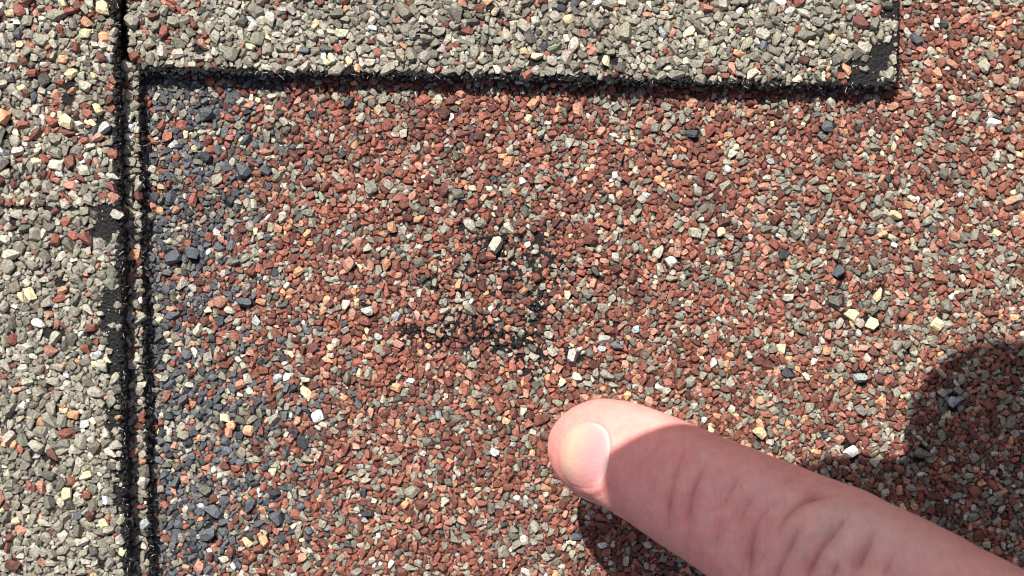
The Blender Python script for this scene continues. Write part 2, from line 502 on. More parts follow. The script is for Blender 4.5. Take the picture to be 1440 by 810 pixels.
# distinctive stones seen in the photograph (pixel, size, mineral)
SPECIAL = [(146, 13, 10, 'cream'), (102, 104, 8, 'cream'), (138, 154, 8, 'cream'), (95, 171, 11, 'cream'), (5, 165, 11, 'orange'), (147, 181, 9, 'pale'),
           (88, 5, 8, 'cream'), (123, 32, 8, 'orange'), (100, 228, 9, 'red'), (103, 128, 6, 'orange'), (48, 103, 8, 'red'), (1040, 17, 6, 'white'),
           (210, 62, 8, 'grey'), (285, 62, 8, 'pink'), (1190, 97, 8, 'orange'), (696, 17, 6, 'cream'), (755, 80, 7, 'cream'), (852, 86, 7, 'cream'),
           (750, 146, 8, 'orange'), (551, 320, 8, 'orange'), (590, 308, 7, 'orange'), (544, 372, 8, 'orange'), (697, 345, 12, 'lgrey'), (926, 355, 9, 'lgrey'),
           (943, 368, 9, 'white'), (517, 438, 8, 'white'), (1014, 326, 7, 'cream'), (1258, 303, 8, 'cream'), (1197, 443, 10, 'cream'), (1225, 455, 9, 'cream'),
           (1317, 456, 9, 'cream'), (1235, 415, 8, 'cream'), (1178, 382, 9, 'blue'), (1173, 424, 10, 'dgrey'), (1340, 563, 9, 'pale'), (1163, 178, 9, 'blue'),
           (973, 188, 8, 'blue'), (431, 552, 9, 'cream'), (447, 585, 9, 'white'), (325, 598, 7, 'orange'), (350, 605, 8, 'orange'), (557, 545, 8, 'orange'),
           (372, 760, 8, 'orange'), (300, 718, 11, 'blue'), (293, 750, 11, 'blue'), (390, 728, 10, 'blue'), (1296, 638, 10, 'dgrey'), (1068, 608, 9, 'cream'),
           (1195, 635, 9, 'white'), (662, 318, 10, 'lgrey'), (805, 500, 10, 'lgrey'), (1208, 531, 9, 'pale'), (245, 362, 11, 'blue'), (270, 355, 10, 'blue'),
           (343, 240, 11, 'blue'), (290, 160, 11, 'blue'), (374, 240, 8, 'blue'), (1383, 95, 9, 'lgrey'), (1318, 103, 8, 'orange'), (345, 425, 9, 'blue'),
           (600, 55, 8, 'grey'), (657, 45, 8, 'red'), (104, 583, 8, 'orange'), (52, 628, 10, 'lgrey'), (95, 695, 9, 'cream'), (75, 640, 9, 'dred'),
           (78, 475, 9, 'lgrey'), (130, 462, 8, 'red'), (90, 408, 7, 'orange'), (122, 336, 9, 'red'), (18, 358, 10, 'lgrey'), (40, 30, 8, 'grey')]

# ------------------------------------------------------------------ put the stones down
def region_at(px, py):
    iy, ix = int(py - Y0), int(px - X0)
    for reg in ('top', 'left', 'low'):
        if masks[reg][iy, ix]:
            return reg
    return 'right' if masks['right'][iy, ix] else 'strip' if masks['strip'][iy, ix] else 'field'

special_by = {k: [] for k in SH}
for (px, py, r, c) in SPECIAL:
    special_by[region_at(px, py)].append((px, py, r * .93, c))

n_single = 0
for reg, lst in stones.items():
    zt = ZT[reg]
    par = SH[reg]
    sp = special_by[reg]
    recs = []
    for (px, py, r, ang, k, big, jz) in lst:
        if any((px - s[0]) ** 2 + (py - s[1]) ** 2 < (s[2] * .8 + r * .75) ** 2 for s in sp):
            continue
        nv = n2[int(py - Y0), int(px - X0)] * .6 + n1[int(py - Y0), int(px - X0)] * .4
        c = KEYS[rng.choice(len(KEYS), p=mix_for(reg, px, py, nv))]
        recs.append([px, py, r, ang, k, big, jz, c])
    for s in sp:
        recs.append([s[0], s[1], s[2], random.uniform(0, 6.28), random.randrange(22, 40), True, .8, s[3]])
    # colour of each stone
    cols = np.array([MIN[q[7]] for q in recs])
    br = rng.normal(1, .19, len(recs)).clip(.6, 1.45)
    cols = cols * br[:, None] * rng.normal(1, .018, cols.shape)
    cols *= np.array([.78 if not q[5] else 1.0 for q in recs])[:, None]
    cols = cols.clip(.008, .85)
    order = sorted(range(len(recs)), key=lambda i: -recs[i][2])
    inview = [i for i in order if recs[i][5] and 2 < recs[i][0] < 1438 and 2 < recs[i][1] < 808]
    single = set(inview[:290])
    VV, FF, CC = [], [], []
    base = 0
    for i, (px, py, r, ang, k, big, jz, c) in enumerate(recs):
        rw = r * S * (DIST - zt) / DIST
        x, y, z = wpt(px, py, zt)
        hz = rw * (.85 + .4 * jz) if big else rw * .75
        lift = hz * (.25 + .32 * jz) if big else 0
        if i in single:
            o = bpy.data.objects.new("granule", BIG_ME[k])
            o.location = (x, y, z + lift)
            o.rotation_euler = (0, 0, ang)
            o.scale = (rw, rw, hz)
            o.color = (*cols[i], 1)
            o.parent = par
            COL.objects.link(o)
            n_single += 1
            continue
        V, F = (BIG if big else SMALL)[k]
        ca, sa = math.cos(ang), math.sin(ang)
        P = np.empty_like(V)
        P[:, 0] = (V[:, 0] * ca - V[:, 1] * sa) * rw + x
        P[:, 1] = (V[:, 0] * sa + V[:, 1] * ca) * rw + y
        P[:, 2] = V[:, 2] * hz + z + lift
        VV.append(P); FF.append(F + base); base += len(V)
        CC.append(np.broadcast_to(np.append(cols[i], 1.0), (len(V), 4)))
    VV = np.concatenate(VV); FF = np.concatenate(FF); CC = np.concatenate(CC)
    me = raw_mesh("granules", VV, FF, M_BED)
    at = me.attributes.new("mineral", 'FLOAT_COLOR', 'POINT')
    at.data.foreach_set("color", CC.astype(np.float32).ravel())
    o = bpy.data.objects.new("granules", me)
    COL.objects.link(o); o.parent = par; o["kind"] = "stuff"
    print("REGION", reg, len(recs), "tris", len(FF))

# glass fibres sticking out of the cut edges
def fibres(par, pts, zt, n, seed):
    r = random.Random(seed)
    V, F = [], []
    for _ in range(n):
        i = r.randrange(len(pts) - 1); t = r.random()
        px = pts[i][0] + (pts[i + 1][0] - pts[i][0]) * t + r.uniform(-3, 5)
        py = pts[i][1] + (pts[i + 1][1] - pts[i][1]) * t + r.uniform(-3, 3)
        x, y, z = wpt(px, py, zt - r.uniform(-.0004, .0012))
        a = r.uniform(0, 6.28); L = r.uniform(2.5, 8) * S; ph = r.uniform(-.3, .6)
        d = Vector((math.cos(a) * math.cos(ph), math.sin(a) * math.cos(ph), math.sin(ph)))
        s = d.cross(Vector((0, 0, 1))).normalized() * .000035; u = s.cross(d).normalized() * .000035
        bend = Vector((r.uniform(-1, 1), r.uniform(-1, 1), 0)) * L * .2
        b0 = len(V)
        for j in range(4):
            c = Vector((x, y, z)) + d * L * (j / 3) + bend * (j / 3) ** 2
            V += [c + s, c - s * .5 + u, c - s * .5 - u]
        for j in range(3):
            for q in range(3):
                a0 = b0 + j * 3 + q; a1 = b0 + j * 3 + (q + 1) % 3
                F.append((a0, a1, a1 + 3, a0 + 3))
    o = mesh_obj("fibres", V, F, M_FIBRE, par)
    o["kind"] = "stuff"
fibres(SH['low'], [(171, 292), (171, 440), (172, 600), (176, 720), (179, 820)], Z_LOW, 130, 1)
fibres(SH['left'], [(162, -10), (163, 120), (167, 289)], Z_LEFT, 55, 2)
fibres(SH['strip'], [(196, 92), (199, 300), (204, 540), (208, 700), (214, 820)], Z_STRIP, 90, 3)
fibres(SH['top'], [(196, 98), (400, 103), (700, 109), (1000, 118), (1255, 121)], Z_TOP, 130, 4)

def crumbs(par, pts, zt, n, seed, spread=(-4, 9)):
    """torn tar crumbs and dust hanging on a cut edge"""
    r = random.Random(seed); VV, FF, b0 = [], [], 0
    for _ in range(n):
        i = r.randrange(len(pts) - 1); t = r.random()
        ax, ay = pts[i]; bx, by = pts[i + 1]
        L = math.hypot(bx - ax, by - ay); nx, ny = (by - ay) / L, -(bx - ax) / L
        if nx < -.5 or ny < -.5: nx, ny = -nx, -ny
        o = r.uniform(*spread); f = max(0.0, o) / spread[1]
        px = ax + (bx - ax) * t + nx * o; py = ay + (by - ay) * t + ny * o
        z = zt - f * r.uniform(.0, .0022) + r.uniform(-.0002, .0003)
        x, y, _z = wpt(px, py, z)
        V, F = r.choice(SMALL); rw = r.uniform(1.0, 3.4) * S; a = r.uniform(0, 6.28)
        ca, sa = math.cos(a), math.sin(a)
        P = np.stack([(V[:, 0] * ca - V[:, 1] * sa) * rw + x, (V[:, 0] * sa + V[:, 1] * ca) * rw + y, V[:, 2] * rw + z], 1)
        VV.append(P); FF.append(F + b0); b0 += len(V)
    o = bpy.data.objects.new("tar_crumbs", raw_mesh("tar_crumbs", np.concatenate(VV), np.concatenate(FF), M_ASPH))
    COL.objects.link(o); o.parent = par; o["kind"] = "stuff"
crumbs(SH['low'], [(170, 292), (171, 440), (172, 600), (176, 720), (179, 830)], Z_LOW, 480, 11, (-4, 4))
crumbs(SH['left'], [(161, -20), (163, 120), (167, 289)], Z_LEFT, 340, 12, (-4, 6))
crumbs(SH['strip'], [(196, 92), (199, 300), (204, 540), (208, 700), (214, 830)], Z_STRIP, 300, 13, (-1, 5))
crumbs(SH['top'], [(196, 98), (400, 103), (700, 109), (1000, 118), (1255, 121)], Z_TOP, 900, 14, (-4, 5))
crumbs(SH['field'], [(560, 470), (600, 470), (690, 478), (742, 498), (765, 430), (716, 385), (700, 330)], .0003, 420, 15, (-16, 16))

# ------------------------------------------------------------------ skin
def skin_material():
    m, nt, p = new_mat("skin")
    geo = N(nt, "ShaderNodeNewGeometry")
    n1_ = N(nt, "ShaderNodeTexNoise"); n1_.inputs["Scale"].default_value = 210; n1_.inputs["Detail"].default_value = 3
    n2_ = N(nt, "ShaderNodeTexNoise"); n2_.inputs["Scale"].default_value = 700; n2_.inputs["Detail"].default_value = 4
    nt.links.new(geo.outputs["Position"], n1_.inputs["Vector"]); nt.links.new(geo.outputs["Position"], n2_.inputs["Vector"])
    at = N(nt, "ShaderNodeAttribute", attribute_name="tint")
    sep = N(nt, "ShaderNodeSeparateColor"); nt.links.new(at.outputs["Color"], sep.inputs[0])
    ramp = N(nt, "ShaderNodeMix", data_type='RGBA')
    ramp.inputs[6].default_value = (.90, .375, .33, 1); ramp.inputs[7].default_value = (.91, .45, .39, 1)
    mr = N(nt, "ShaderNodeMapRange"); mr.inputs[1].default_value = .35; mr.inputs[2].default_value = .65
    nt.links.new(n1_.outputs[0], mr.inputs[0]); nt.links.new(mr.outputs[0], ramp.inputs[0])
    # knuckle skin: paler and yellower
    kn = N(nt, "ShaderNodeMix", data_type='RGBA'); kn.inputs[7].default_value = (.91, .57, .47, 1)
    nt.links.new(ramp.outputs[2], kn.inputs[6]); nt.links.new(sep.outputs[0], kn.inputs[0])
    # creases: redder brown, with the shade of the folds painted in
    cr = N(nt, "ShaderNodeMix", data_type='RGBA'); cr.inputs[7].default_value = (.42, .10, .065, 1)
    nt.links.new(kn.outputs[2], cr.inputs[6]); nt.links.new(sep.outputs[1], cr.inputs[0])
    # flushed finger end
    fl = N(nt, "ShaderNodeMix", data_type='RGBA'); fl.inputs[7].default_value = (.84, .30, .26, 1)
    nt.links.new(cr.outputs[2], fl.inputs[6]); nt.links.new(sep.outputs[2], fl.inputs[0])
    mr2 = N(nt, "ShaderNodeMapRange"); mr2.inputs[1].default_value = .3; mr2.inputs[2].default_value = .7; mr2.inputs[3].default_value = .93; mr2.inputs[4].default_value = 1.06
    nt.links.new(n2_.outputs[0], mr2.inputs[0])
    sc = N(nt, "ShaderNodeVectorMath", operation='SCALE')
    nt.links.new(fl.outputs[2], sc.inputs[0]); nt.links.new(mr2.outputs[0], sc.inputs["Scale"])
    nt.links.new(sc.outputs[0], p.inputs["Base Color"])
    p.inputs["Subsurface Weight"].default_value = .4
    p.inputs["Subsurface Radius"].default_value = (1.0, .32, .18)
    p.inputs["Subsurface Scale"].default_value = .0013
    p.inputs["Roughness"].default_value = .55
    p.inputs["Specular IOR Level"].default_value = .3
    # pores and fine skin lines
    v = N(nt, "ShaderNodeTexVoronoi", feature='DISTANCE_TO_EDGE'); v.inputs["Scale"].default_value = 1900
    wv = N(nt, "ShaderNodeVectorMath", operation='ADD')
    wn_ = N(nt, "ShaderNodeTexNoise"); wn_.inputs["Scale"].default_value = 900
    ws = N(nt, "ShaderNodeVectorMath", operation='SCALE'); ws.inputs["Scale"].default_value = .0007
    nt.links.new(geo.outputs["Position"], wn_.inputs["Vector"]); nt.links.new(wn_.outputs["Color"], ws.inputs[0])
    nt.links.new(geo.outputs["Position"], wv.inputs[0]); nt.links.new(ws.outputs[0], wv.inputs[1])
    nt.links.new(wv.outputs[0], v.inputs["Vector"])
    mr3 = N(nt, "ShaderNodeMapRange"); mr3.inputs[2].default_value = .18
    nt.links.new(v.outputs["Distance"], mr3.inputs[0])
    b1 = N(nt, "ShaderNodeBump"); b1.inputs["Strength"].default_value = .45; b1.inputs["Distance"].default_value = .0001
    nt.links.new(mr3.outputs[0], b1.inputs["Height"])
    b2 = N(nt, "ShaderNodeBump"); b2.inputs["Strength"].default_value = .35; b2.inputs["Distance"].default_value = .0002
    nt.links.new(n2_.outputs[0], b2.inputs["Height"]); nt.links.new(b1.outputs[0], b2.inputs["Normal"])
    # fine furrows that run across the finger
    mp = N(nt, "ShaderNodeMapping"); mp.inputs["Rotation"].default_value = (0, 0, math.radians(33)); mp.inputs["Scale"].default_value = (2300, 380, 500)
    nt.links.new(geo.outputs["Position"], mp.inputs["Vector"])
    fn = N(nt, "ShaderNodeTexNoise"); fn.inputs["Scale"].default_value = 1.0; fn.inputs["Detail"].default_value = 3; fn.inputs["Distortion"].default_value = .6
    nt.links.new(mp.outputs[0], fn.inputs["Vector"])
    b3 = N(nt, "ShaderNodeBump"); b3.inputs["Strength"].default_value = .26; b3.inputs["Distance"].default_value = .0003
    nt.links.new(fn.outputs[0], b3.inputs["Height"]); nt.links.new(b2.outputs[0], b3.inputs["Normal"])
    nt.links.new(b3.outputs[0], p.inputs["Normal"])
    mf = N(nt, "ShaderNodeMapRange"); mf.inputs[1].default_value = .3; mf.inputs[2].default_value = .7; mf.inputs[3].default_value = .95; mf.inputs[4].default_value = 1.03
    nt.links.new(fn.outputs[0], mf.inputs[0])
    s2 = N(nt, "ShaderNodeVectorMath", operation='SCALE')
    nt.links.new(sc.outputs[0], s2.inputs[0]); nt.links.new(mf.outputs[0], s2.inputs["Scale"])
    nt.links.new(s2.outputs[0], p.inputs["Base Color"])
    return m
M_SKIN = skin_material()

def nail_material():
    m, nt, p = new_mat("fingernail")
    at = N(nt, "ShaderNodeAttribute", attribute_name="tint")
    sep = N(nt, "ShaderNodeSeparateColor"); nt.links.new(at.outputs["Color"], sep.inputs[0])
    mx = N(nt, "ShaderNodeMix", data_type='RGBA')
    mx.inputs[6].default_value = (.70, .30, .30, 1); mx.inputs[7].default_value = (.74, .47, .34, 1)
    nt.links.new(sep.outputs[0], mx.inputs[0])
    m2 = N(nt, "ShaderNodeMix", data_type='RGBA'); m2.inputs[7].default_value = (.84, .34, .29, 1)
    nt.links.new(mx.outputs[2], m2.inputs[6]); nt.links.new(sep.outputs[1], m2.inputs[0])
    m3 = N(nt, "ShaderNodeMix", data_type='RGBA'); m3.inputs[7].default_value = (.86, .62, .55, 1)
    nt.links.new(m2.outputs[2], m3.inputs[6]); nt.links.new(sep.outputs[2], m3.inputs[0])
    nt.links.new(m3.outputs[2], p.inputs["Base Color"])
    geo = N(nt, "ShaderNodeNewGeometry")
    nz = N(nt, "ShaderNodeTexNoise"); nz.inputs["Scale"].default_value = 900; nz.inputs["Detail"].default_value = 3
    mp = N(nt, "ShaderNodeMapping"); mp.inputs["Rotation"].default_value = (0, 0, math.radians(8)); mp.inputs["Scale"].default_value = (.35, 3.2, 1.5)
    nt.links.new(geo.outputs["Position"], mp.inputs["Vector"]); nt.links.new(mp.outputs[0], nz.inputs["Vector"])
    bp = N(nt, "ShaderNodeBump"); bp.inputs["Strength"].default_value = .5; bp.inputs["Distance"].default_value = .00012
    nt.links.new(nz.outputs[0], bp.inputs["Height"]); nt.links.new(bp.outputs[0], p.inputs["Normal"])
    p.inputs["Roughness"].default_value = .42
    p.inputs["Subsurface Weight"].default_value = .4
    p.inputs["Subsurface Radius"].default_value = (1, .5, .4)
    p.inputs["Subsurface Scale"].default_value = .001
    return m
M_NAIL = nail_material()

def catmull(P, n):
    P = np.array(P, float)
    Q = np.vstack([2 * P[0] - P[1], P, 2 * P[-1] - P[-2]])
    out = []
    segs = len(P) - 1
    for i in range(segs):
        p0, p1, p2, p3 = Q[i], Q[i + 1], Q[i + 2], Q[i + 3]
        for t in np.linspace(0, 1, n, endpoint=(i == segs - 1)):
            out.append(.5 * ((2 * p1) + (-p0 + p2) * t + (2 * p0 - 5 * p1 + 4 * p2 - p3) * t * t + (-p0 + 3 * p1 - 3 * p2 + p3) * t ** 3))
    return np.array(out)

def sweep(path, radii, wide, thick, nu, up=(0, 0, 1)):
    """closed tube: path (n,3), radius, width and thickness factors; returns verts, faces(quads+caps), grid size"""
    n = len(path)
    T = np.gradient(path, axis=0); T /= np.linalg.norm(T, axis=1)[:, None]
    upv = np.array(up, float)
    V = []
    for i in range(n):
        t = T[i]; b = np.cross(t, upv); b /= np.linalg.norm(b); nn = np.cross(b, t)
        th = np.linspace(0, 2 * np.pi, nu, endpoint=False)
        e = 2.25
        c, s = np.cos(th), np.sin(th)
        k = (np.abs(c) ** e + np.abs(s) ** e) ** (-1 / e)
        V.append(path[i] + (b[None] * (c * k * wide[i])[:, None] + nn[None] * (s * k * thick[i])[:, None]) * radii[i])
    V = np.concatenate(V)
    F = []
    for i in range(n - 1):
        for j in range(nu):
            a = i * nu + j; b_ = i * nu + (j + 1) % nu
            F.append((a, b_, b_ + nu, a + nu))
    F.append(tuple(range(nu))[::-1]); F.append(tuple((n - 1) * nu + j for j in range(nu)))
    return V, F

def P3(px, py, h):
    return np.array(wpt(px, py, h * 1e-3))

axis_pts = [P3(821, 643, 13.5), P3(830, 639, 17.5), P3(850, 635, 22.5), P3(890, 647, 27), P3(960, 683, 31.5), P3(1060, 736, 37), P3(1170, 792, 43), P3(1290, 856, 50), P3(1420, 930, 58)]
path = catmull(axis_pts, 60)
seg = np.r_[0, np.cumsum(np.linalg.norm(np.diff(path, axis=0), axis=1))]
L_vis = seg[-1]
s_u = np.concatenate([np.linspace(0, 1, 50) ** 2 * .007, np.linspace(.007, L_vis, 480)[1:]])
path = np.stack([np.interp(s_u, seg, path[:, k]) for k in range(3)], 1)
pxs = to_px(path)[:, 0]
R_ = np.interp(pxs, [800, 850, 900, 960, 1060, 1170, 1290, 1420], [7.1, 7.55, 7.95, 8.45, 9.4, 10.5, 10.6, 10.6]) * 1e-3
Lcap = .0078
cap = np.where(s_u < Lcap, np.sqrt(np.clip(1 - (1 - s_u / Lcap) ** 2.3, 0, 1)), 1)
cap[0] = .02
R_ = R_ * cap
NU = 300
V, F = sweep(path, R_, np.ones(len(path)), np.full(len(path), .9), NU)
nring = len(path)
F = F[:-1]                       # open at the knuckle end: goes on into the hand
Vf = V.copy()

# crease lines followed on the skin, as photograph pixels: (points, depth mm, half width px, colour weight)
CREASES = [([(966, 630), (955, 655), (945, 690), (940, 720), (939, 748)], .42, 3.0, .85),
           ([(1008, 632), (989, 662), (974, 697), (968, 730), (967, 762)], .30, 3.2, .6),
           ([(1042, 672), (1020, 705), (1011, 740), (1006, 778)], .24, 3.6, .45),
           ([(1078, 682), (1050, 712), (1036, 748), (1030, 770)], .2, 4.0, .35),
           ([(1100, 702), (1072, 726), (1058, 760), (1052, 800), (1054, 830)], .42, 4.5, .7),
           ([(1178, 694), (1150, 698), (1126, 709), (1106, 728), (1095, 748)], .62, 4.2, .95),
           ([(1122, 742), (1112, 770), (1096, 800), (1086, 830)], .52, 5.0, .75),
           ([(1196, 724), (1172, 752), (1152, 780), (1136, 806), (1130, 830)], .62, 5.0, .9),
           ([(1233, 728), (1228, 755), (1212, 790), (1198, 820)], .5, 6.0, .6),
           ([(1182, 790), (1170, 815), (1165, 840)], .4, 5.0, .6),
           ([(1262, 770), (1250, 795), (1243, 820)], .3, 6.0, .4),
           ([(905, 640), (898, 665), (893, 700)], .10, 4.0, .12),
           ([(925, 660), (917, 690), (912, 725)], .12, 4.0, .15),
           ([(1140, 660), (1115, 672), (1095, 690)], .16, 4.0, .25)]
rc = random.Random(3)
for _ in range(46):                       # fine secondary lines across the finger
    cx = rc.uniform(925, 1420); cy = 700 + (cx - 960) * .53 + rc.uniform(-70, 70)
    L = rc.uniform(14, 38); a = math.radians(rc.uniform(98, 125)) if rc.random() < .8 else math.radians(rc.uniform(20, 60))
    CREASES.append(([(cx - L * math.cos(a), cy - L * math.sin(a)), (cx + rc.uniform(-4, 4), cy), (cx + L * math.cos(a), cy + L * math.sin(a))], rc.uniform(.04, .13), rc.uniform(1.6, 3.0), rc.uniform(.05, .28)))
BUMPS = [((1140, 745), 26, 34, .45), ((1195, 780), 26, 40, .5), ((1085, 760), 14, 40, .2), ((1240, 800), 22, 40, .35), ((955, 700), 9, 40, .2), ((1160, 715), 40, 14, .25)]
def seg_dist(P, pts):
    best = np.full(len(P), 1e9)
    for a, b in zip(pts[:-1], pts[1:]):
        a = np.array(a, float); b = np.array(b, float); d = b - a
        t = np.clip(((P - a) @ d) / (d @ d), 0, 1)
        best = np.minimum(best, np.linalg.norm(P - (a + t[:, None] * d), axis=1))
    return best
# smooth the polylines
def curve2(pts):
    p = np.array([(a, b, 0) for a, b in pts], float)
    return [tuple(q[:2]) for q in catmull(p, 8)]

# normals of the tube (radial)
cen = np.repeat(path, NU, axis=0)
nrm = Vf - cen; nrm /= np.maximum(np.linalg.norm(nrm, axis=1), 1e-9)[:, None]
PP = to_px(Vf)
upw = np.clip((nrm[:, 2] + .15) / .5, 0, 1)      # only the back of the finger
tint = np.zeros((len(Vf), 4)); tint[:, 3] = 1
disp = np.zeros(len(Vf))
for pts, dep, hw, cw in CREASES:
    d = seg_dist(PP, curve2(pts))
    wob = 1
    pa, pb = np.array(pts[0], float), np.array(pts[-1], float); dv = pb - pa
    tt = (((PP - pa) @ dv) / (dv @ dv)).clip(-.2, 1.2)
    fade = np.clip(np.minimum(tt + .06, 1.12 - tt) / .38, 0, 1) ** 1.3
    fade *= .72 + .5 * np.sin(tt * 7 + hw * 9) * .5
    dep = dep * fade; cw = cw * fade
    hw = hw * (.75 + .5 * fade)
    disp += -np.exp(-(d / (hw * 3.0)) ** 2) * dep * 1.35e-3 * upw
    tint[:, 1] = np.maximum(tint[:, 1], np.exp(-(d / (hw * 2.4)) ** 2) * cw * .5 * upw)  # wide soft shade of the fold, put into the tint
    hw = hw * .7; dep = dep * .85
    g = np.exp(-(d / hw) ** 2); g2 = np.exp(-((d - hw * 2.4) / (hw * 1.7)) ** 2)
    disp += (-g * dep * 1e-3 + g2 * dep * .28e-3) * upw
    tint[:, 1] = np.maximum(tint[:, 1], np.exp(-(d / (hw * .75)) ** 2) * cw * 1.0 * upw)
for (c, a, b, h) in BUMPS:
    u = (PP[:, 0] - c[0]) * .82 + (PP[:, 1] - c[1]) * .45; v = -(PP[:, 0] - c[0]) * .5 + (PP[:, 1] - c[1]) * .86
    disp += np.exp(-(u / a) ** 2 - (v / b) ** 2) * h * 1.8e-3 * upw
# broad unevenness of the flesh
for i in range(len(Vf)):
    q = Vf[i] * 160
    disp[i] += mnoise.noise(Vector(q)) * .00016 + mnoise.noise(Vector(Vf[i] * 520)) * .00004
tint[:, 1] = np.maximum(tint[:, 1], np.exp(-(np.hypot(PP[:, 0] - 832, PP[:, 1] - 689) / 1.4) ** 2) * .9 * (nrm[:, 2] > 0))   # tiny red spot
# knuckle tint and flush
kx = np.exp(-((PP[:, 0] - 1215) / 90) ** 2 - ((PP[:, 1] - 745) / 60) ** 2)
for (cx, cy, rr, am) in ((991, 642, 9, .6), (971, 680, 9, .55), (996, 730, 11, .5), (1055, 690, 12, .3), (1120, 770, 14, .5), (1165, 740, 20, .4), (1030, 745, 12, .3)):
    kx += np.exp(-((PP[:, 0] - cx) ** 2 + (PP[:, 1] - cy) ** 2) / rr ** 2) * am
tint[:, 0] = np.clip(kx * .85 + np.clip((PP[:, 0] - 1200) / 500, 0, .3), 0, .9)
tint[:, 2] = np.clip(.85 - (PP[:, 0] - 790) / 330, 0, .8) + np.exp(-(seg_dist(PP, [(960, 590), (1440, 790)]) / 22) ** 2) * .5
tint[:, 2] = tint[:, 2].clip(0, .9)

# nail outline in photograph pixels
nail_c = np.array([824.0, 640.0])
def nail_out(t):
    """t = angle; 0 towards the knuckle"""
    c, s = math.cos(t), math.sin(t)
    ax = 33.0 if c > 0 else 39.0
    e = 2.7 if c > 0 else 2.1
    k = (abs(c) ** e + abs(s) ** e) ** (-1 / e)
    u, v = c * k * ax, s * k * 47.0
    a = math.radians(8)
    return nail_c + np.array([u * math.cos(a) - v * math.sin(a), u * math.sin(a) + v * math.cos(a)])
outl = [tuple(nail_out(t)) for t in np.linspace(0, 2 * np.pi, 60)]
dn = seg_dist(PP, outl)
ins = np.zeros(len(PP), bool)
oc = np.array(outl)
for i in range(len(oc) - 1):
    (x1, y1), (x2, y2) = oc[i], oc[i + 1]
    if y1 != y2:
        ins ^= ((y1 > PP[:, 1]) != (y2 > PP[:, 1])) & (PP[:, 0] < (x2 - x1) * (PP[:, 1] - y1) / (y2 - y1) + x1)
sd = np.where(ins, -dn, dn)
front = (nrm[:, 2] > -.05)
basew = np.clip((PP[:, 0] - 812) / 30, .0, 1)
disp += np.where(front, np.exp(-((sd - 5) / 5.5) ** 2) * .00022 * basew, 0)
disp += np.where(front & (sd < 2), -.00008 * basew * np.clip((2 - sd) / 6, 0, 1), 0)
tint[:, 1] = np.maximum(tint[:, 1], np.where(front, np.exp(-((sd - 0) / 2.2) ** 2) * .06 * basew, 0))
Vd = Vf + nrm * disp[:, None]

# the nail itself, laid on the finished skin
bvh = BVHTree.FromPolygons([Vector(v) for v in Vd], [f for f in F if len(f) == 4], all_triangles=False)
campos = Vector((0, 0, DIST))
nv_, nf_, nt_ = [], [], []
NR, NT = 18, 72
def hit(p):
    tgt = Vector(wpt(p[0], p[1], 0)); d = (tgt - campos).normalized()
    h = bvh.ray_cast(campos, d)
    return h
for ir in range(NR + 1):
    r = ir / NR
    for it in range(NT):
        t = 2 * math.pi * it / NT
        o2 = nail_out(t); p = nail_c + (o2 - nail_c) * r
        h = hit(p)
        co, no = (h[0], h[1]) if h[0] else (Vector(nv_[-1]), Vector((0, 0, 1)))
        if no.z < 0: no = -no
        lift = .00005 + .0002 * (1 - r ** 2) if r < .999 else -.00004
        q = co + no * lift
        nv_.append(q)
        cx = (p[0] - nail_c[0])
        free = 1 / (1 + math.exp((cx + 6 + (p[1] - 640) * .28) / 6.0))
        arc = math.exp(-((cx + 22 + (p[1] - 640) * .22) / 3.0) ** 2) * .35
        rim = (r ** 7) * (1 / (1 + math.exp((cx - 6) / 5.0)))
        cut = (r ** 10) * (1 / (1 + math.exp(-(cx - 12) / 4.0)))
        nt_.append((min(1, free * .85 + arc), min(1, rim * 1.1), cut * .9, 1))
# relax the patch for a smooth plate
A = np.array([tuple(v) for v in nv_]).reshape(NR + 1, NT, 3)
for _ in range(6):
    B_ = A.copy()
    B_[1:-2] = (A[1:-2] * 2 + A[:-3] + A[2:-1] + np.roll(A[1:-2], 1, 1) + np.roll(A[1:-2], -1, 1)) / 6
    B_[0] = A[1].mean(0)
    A = B_
nv_ = A.reshape(-1, 3)
for ir in range(NR):
    for it in range(NT):
        a = ir * NT + it; b = ir * NT + (it + 1) % NT
        nf_.append((a, a + NT, b + NT, b))

# rest of the hand, beyond the frame: knuckle, palm, wrist, forearm and the curled fingers
end = path[-1]; Td = (path[-1] - path[-8]); Td /= np.linalg.norm(Td)
Bd = np.cross(Td, [0, 0, 1]); Bd /= np.linalg.norm(Bd); Nd = np.cross(Bd, Td)
parts_V, parts_F = [Vd], [list(F)]
off = len(Vd)
# continuing rings, welded onto the last finger ring
def ring(c, w, t, sx=0):
    th = np.linspace(0, 2 * np.pi, NU, endpoint=False); c_, s_ = np.cos(th), np.sin(th); e = 2.25
    k = (np.abs(c_) ** e + np.abs(s_) ** e) ** (-1 / e)
    return c + Bd[None] * (c_ * k * w + sx)[:, None] + Nd[None] * (s_ * k * t)[:, None]
stations = [(.006, .0105, .0098, 0), (.014, .011, .0105, 0), (.020, .0125, .012, .001), (.027, .022, .0145, .010), (.034, .034, .016, .022), (.045, .041, .017, .028),
            (.065, .042, .018, .029), (.085, .040, .019, .028), (.105, .034, .020, .025), (.122, .029, .020, .022), (.14, .029, .021, .022), (.2, .034, .028, .022), (.3, .040, .036, .022), (.36, .042, .040, .022)]
prev = (nring - 1) * NU
for (d, w, t, sx) in stations:
    rr = ring(end + Td * d, w, t, sx)
    parts_V.append(rr)
    parts_F.append([(prev + j, prev + (j + 1) % NU, off + (j + 1) % NU, off + j) for j in range(NU)])
    prev = off; off += NU
parts_F.append([tuple(prev + j for j in range(NU))])
side = 1.0
